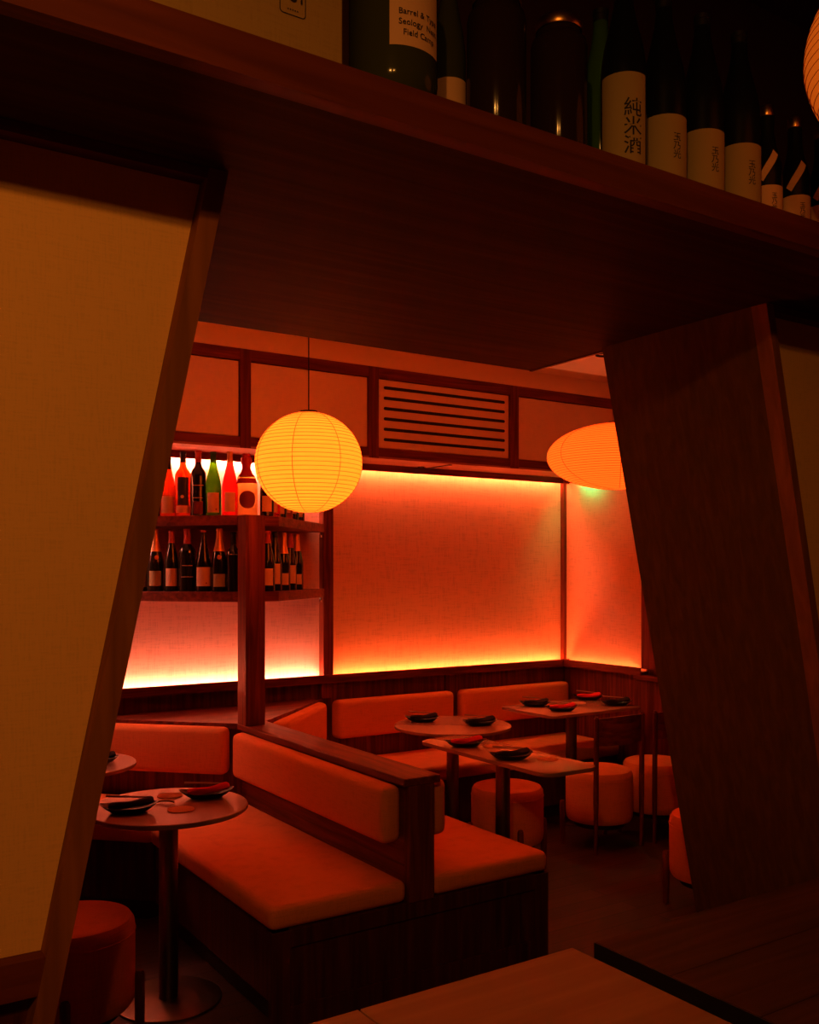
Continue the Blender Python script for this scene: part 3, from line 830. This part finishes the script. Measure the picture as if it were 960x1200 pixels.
for px, lb in ((899, 'small sake bottle with slanted neck tag, nearest the tall ones'), (932, 'second small sake bottle with slanted neck tag'),
               (963, 'small sake bottle cut off by the right edge of the view')):
    x, y = onshelf(px, 1.70)
    t = bottle(x, y, ZS1, 'small', .041, .335, 'glass_black', lb, 'brass', .1, [('wrap', .02, .30, 1.45, 'label'), ('vtext', '玉乃光', .017, .5, .16)], group=GS, name='sake_bottle')
    bm = B(); f = math.atan2(-y, -x); rr = .0425
    P0 = [(-.55, .36), (-.30, .33), (.75, .56), (.55, .60)]
    v = []
    n = 8
    for i in range(n + 1):
        u = i / n
        for (A, Bq) in (((-.55, .37), (.5, .60)), ((-.22, .33), (.85, .555))):
            aa = f + A[0] + (Bq[0] - A[0]) * u; zz = (A[1] + (Bq[1] - A[1]) * u) * .335
            r2 = max(radius_at(prof_bottle('small', .041, .335), zz), .0) + .004
            v.append(bm.verts.new((r2 * math.cos(aa), r2 * math.sin(aa), zz)))
    for i in range(n): bm.faces.new((v[2 * i], v[2 * i + 1], v[2 * i + 3], v[2 * i + 2]))
    obj('neck_tag', bm, M['label'], t)

# cardboard box
x1, _ = onshelf(402, 1.66)
bx = thing('cardboard_box', 'pale cardboard box with a small square stamp at the upper left', 'box', (x1 - .30, 1.66 + .16, ZS1))
obj('carton', box(B(), -.30, .30, -.16, .16, 0.0, .34, .004), M['cardboard'], bx)
obj('flap_seam', box(B(), -.30, .30, -.003, .003, .3402, .3412), M['label'], bx)
sx_ = onshelf(343, 1.66)[0] - (x1 - .30); zst = EYE + (HZ - (-2)) / F_PX * (1.66 / (CY - (343 - 480) / F_PX * SY)) - ZS1
bm = B()
for a in (rrect(-.03, .03, -.036, .036, .008), rrect(-.0275, .0275, -.0335, .0335, .006)):
    pass
o_, i_ = rrect(-.028, .028, -.034, .034, .008), rrect(-.026, .026, -.032, .032, .006)
vo = [bm.verts.new((sx_ + a, -.1608, zst + b)) for a, b in o_]; vi = [bm.verts.new((sx_ + a, -.1608, zst + b)) for a, b in i_]
for k in range(len(vo)): bm.faces.new((vo[k], vo[(k + 1) % len(vo)], vi[(k + 1) % len(vo)], vi[k]))
obj('stamp_frame', bm, M['ink'], bx)
for s_, sz, dz in (('18', .034, .0), ('18L', .0, 0), ):
    if sz:
        w = text_on('181', .036, 0, 0, 0, bx, M['ink'], name='stamp_lettering'); w.location = (sx_, -.1622, zst + .004)
        for v in w.data.vertices: v.co.y = 0
w = text_on('▪▪▪▪▪', .009, 0, 0, 0, bx, M['ink'], name='stamp_lettering')
w.location = (sx_, -.1612, zst - .023)
for v in w.data.vertices: v.co.y = 0

# demijohn with handwritten label
x, y = onshelf(461, 1.715)
dj = thing('glass_demijohn', 'large clear glass bottle with handwritten paper label beside the cardboard box', 'bottle', (x, y, ZS1))
R_ = .094
pj = [(0, .004), (R_ * .6, 0), (R_ * .82, .006), (R_ * .95, .025), (R_, .05), (R_, .26), (R_ * .93, .30), (R_ * .65, .345), (R_ * .35, .375), (R_ * .25, .41), (R_ * .25, .45), (0, .45)]
obj('glass_body', lathe(B(), pj, 48), M['glass_olive'], dj, True)
face = math.atan2(-y, -x)
prj = [(0, 0), (R_, 0), (R_, .05), (R_, .3), (R_, .31)]
obj('paper_label', sleeve(prj, .095, .24, .001, face - .08, face + 1.25, 24), M['label'], dj, True)
for i, s in enumerate(('Barrel & Type', 'Seology  Nest', 'Field Camp')):
    text_on(s, .017, R_, face + .62, .163 - i * .021, dj, M['ink'], off=.0025, name='handwriting')
obj('stopper', lathe(B(), [(R_ * .2, .44), (R_ * .28, .452), (R_ * .28, .475), (0, .475)], 20), M['black'], dj, True)
x, y = onshelf(526, 1.83)
bottle(x, y, ZS1, 'sake', .040, .45, 'glass_olive', 'bottle with pale label between the glass demijohn and the first jar', 'black', .06, [('wrap', .05, .14, 1.3, W), ('wrap', .20, .38, 1.3, W)], name='liquor_bottle')
for px, Y, h, lb in ((582, 1.73, .352, 'dark infusion jar with metal lid, left of the two'), (655, 1.735, .352, 'dark infusion jar with metal lid, right of the two')):
    x, y = onshelf(px, Y)
    t = thing('infusion_jar', lb, 'jar', (x, y, ZS1), 0, 'infusion jars on the overhead shelf')
    r = .068
    obj('glass_body', lathe(B(), [(0, 0), (r * .93, 0), (r, .01), (r, h * .82), (r * .95, h * .86), (r * .80, h * .89), (r * .78, h * .93), (0, h * .93)], 40), M['glass_jar'], t, True)
    obj('contents', lathe(B(), [(0, .006), (r * .9, .006), (r * .95, .014), (r * .95, h * .74), (0, h * .74)], 32), M['liquor'], t, True)
    obj('lid', lathe(B(), [(r * .82, h * .925), (r * .84, h * .93), (r * .84, h * .985), (r * .80, h), (0, h)], 40, cap=False), M['brass'], t, True)

# ------------------------------------------------------------------ unseen fill spots added under the nook ceiling; front room pendants
def fill_spot(x, y, z, energy, col, label, size=80, nm='added_fill_spot'):  # invented fixture and spot, added only to brighten the nook from above
    t = thing(nm, label, 'fill light', (x, y, z))
    obj('housing', lathe(B(), [(.045, -.012), (.05, -.012), (.052, 0), (.042, 0), (.040, -.004)], 24, cap=False), M['black'], t)
    l = bpy.data.lights.new('lamp', 'SPOT'); l.energy = energy; l.color = col; l.spot_size = math.radians(size); l.spot_blend = .8; l.shadow_soft_size = .035
    lo = bpy.data.objects.new('lamp', l); C.objects.link(lo); lo.parent = t; lo.location = (0, 0, -.02)
    return t
RED = (1, .16, .035)
fill_spot(1.55, 3.95, 3.0, 5, RED, 'added unseen fill spot on the ceiling above the near round table', 120)
fill_spot(2.75, 3.9, 3.0, 8, RED, 'added unseen fill spot on the ceiling above the narrow rectangular table', 120)
fill_spot(4.3, 4.35, 3.0, 5, RED, 'added unseen fill spot on the ceiling above the corner table', 120)

def pendant(x, y, z, energy, col, label):
    t = thing('pendant_lamp', label, 'lamp', (x, y, z))
    obj('lamp_shade', lathe(B(), [(.02, .10), (.03, .10), (.11, .0), (.106, .0), (.02, .094)], 32, cap=False), M['black'], t, True)
    obj('cord', tube(B(), [(0, 0, .095), (0, 0, 4.2 - z)], .003, 8), M['black'], t, True)
    l = bpy.data.lights.new('bulb', 'POINT'); l.energy = energy; l.color = col; l.shadow_soft_size = .03
    lo = bpy.data.objects.new('bulb', l); C.objects.link(lo); lo.parent = t; lo.location = (0, 0, .0)
pendant(-.55, -.30, 3.05, 55, (1, .36, .06), 'small black pendant lamp in the front room, left of the pair behind the viewer')
pendant(-.25, -.55, 3.05, 25, (1, .36, .06), 'small black pendant lamp in the front room, right of the pair behind the viewer')

# ------------------------------------------------------------------ world and view
w = bpy.data.worlds.new('world'); bpy.context.scene.world = w; w.use_nodes = True
w.node_tree.nodes['Background'].inputs['Color'].default_value = (0.010, 0.004, 0.0015, 1)
w.node_tree.nodes['Background'].inputs['Strength'].default_value = 0.3
vs = bpy.context.scene.view_settings
vs.view_transform = 'Standard'; vs.look = 'None'; vs.exposure = 0; vs.gamma = 1; vs.use_curve_mapping = False
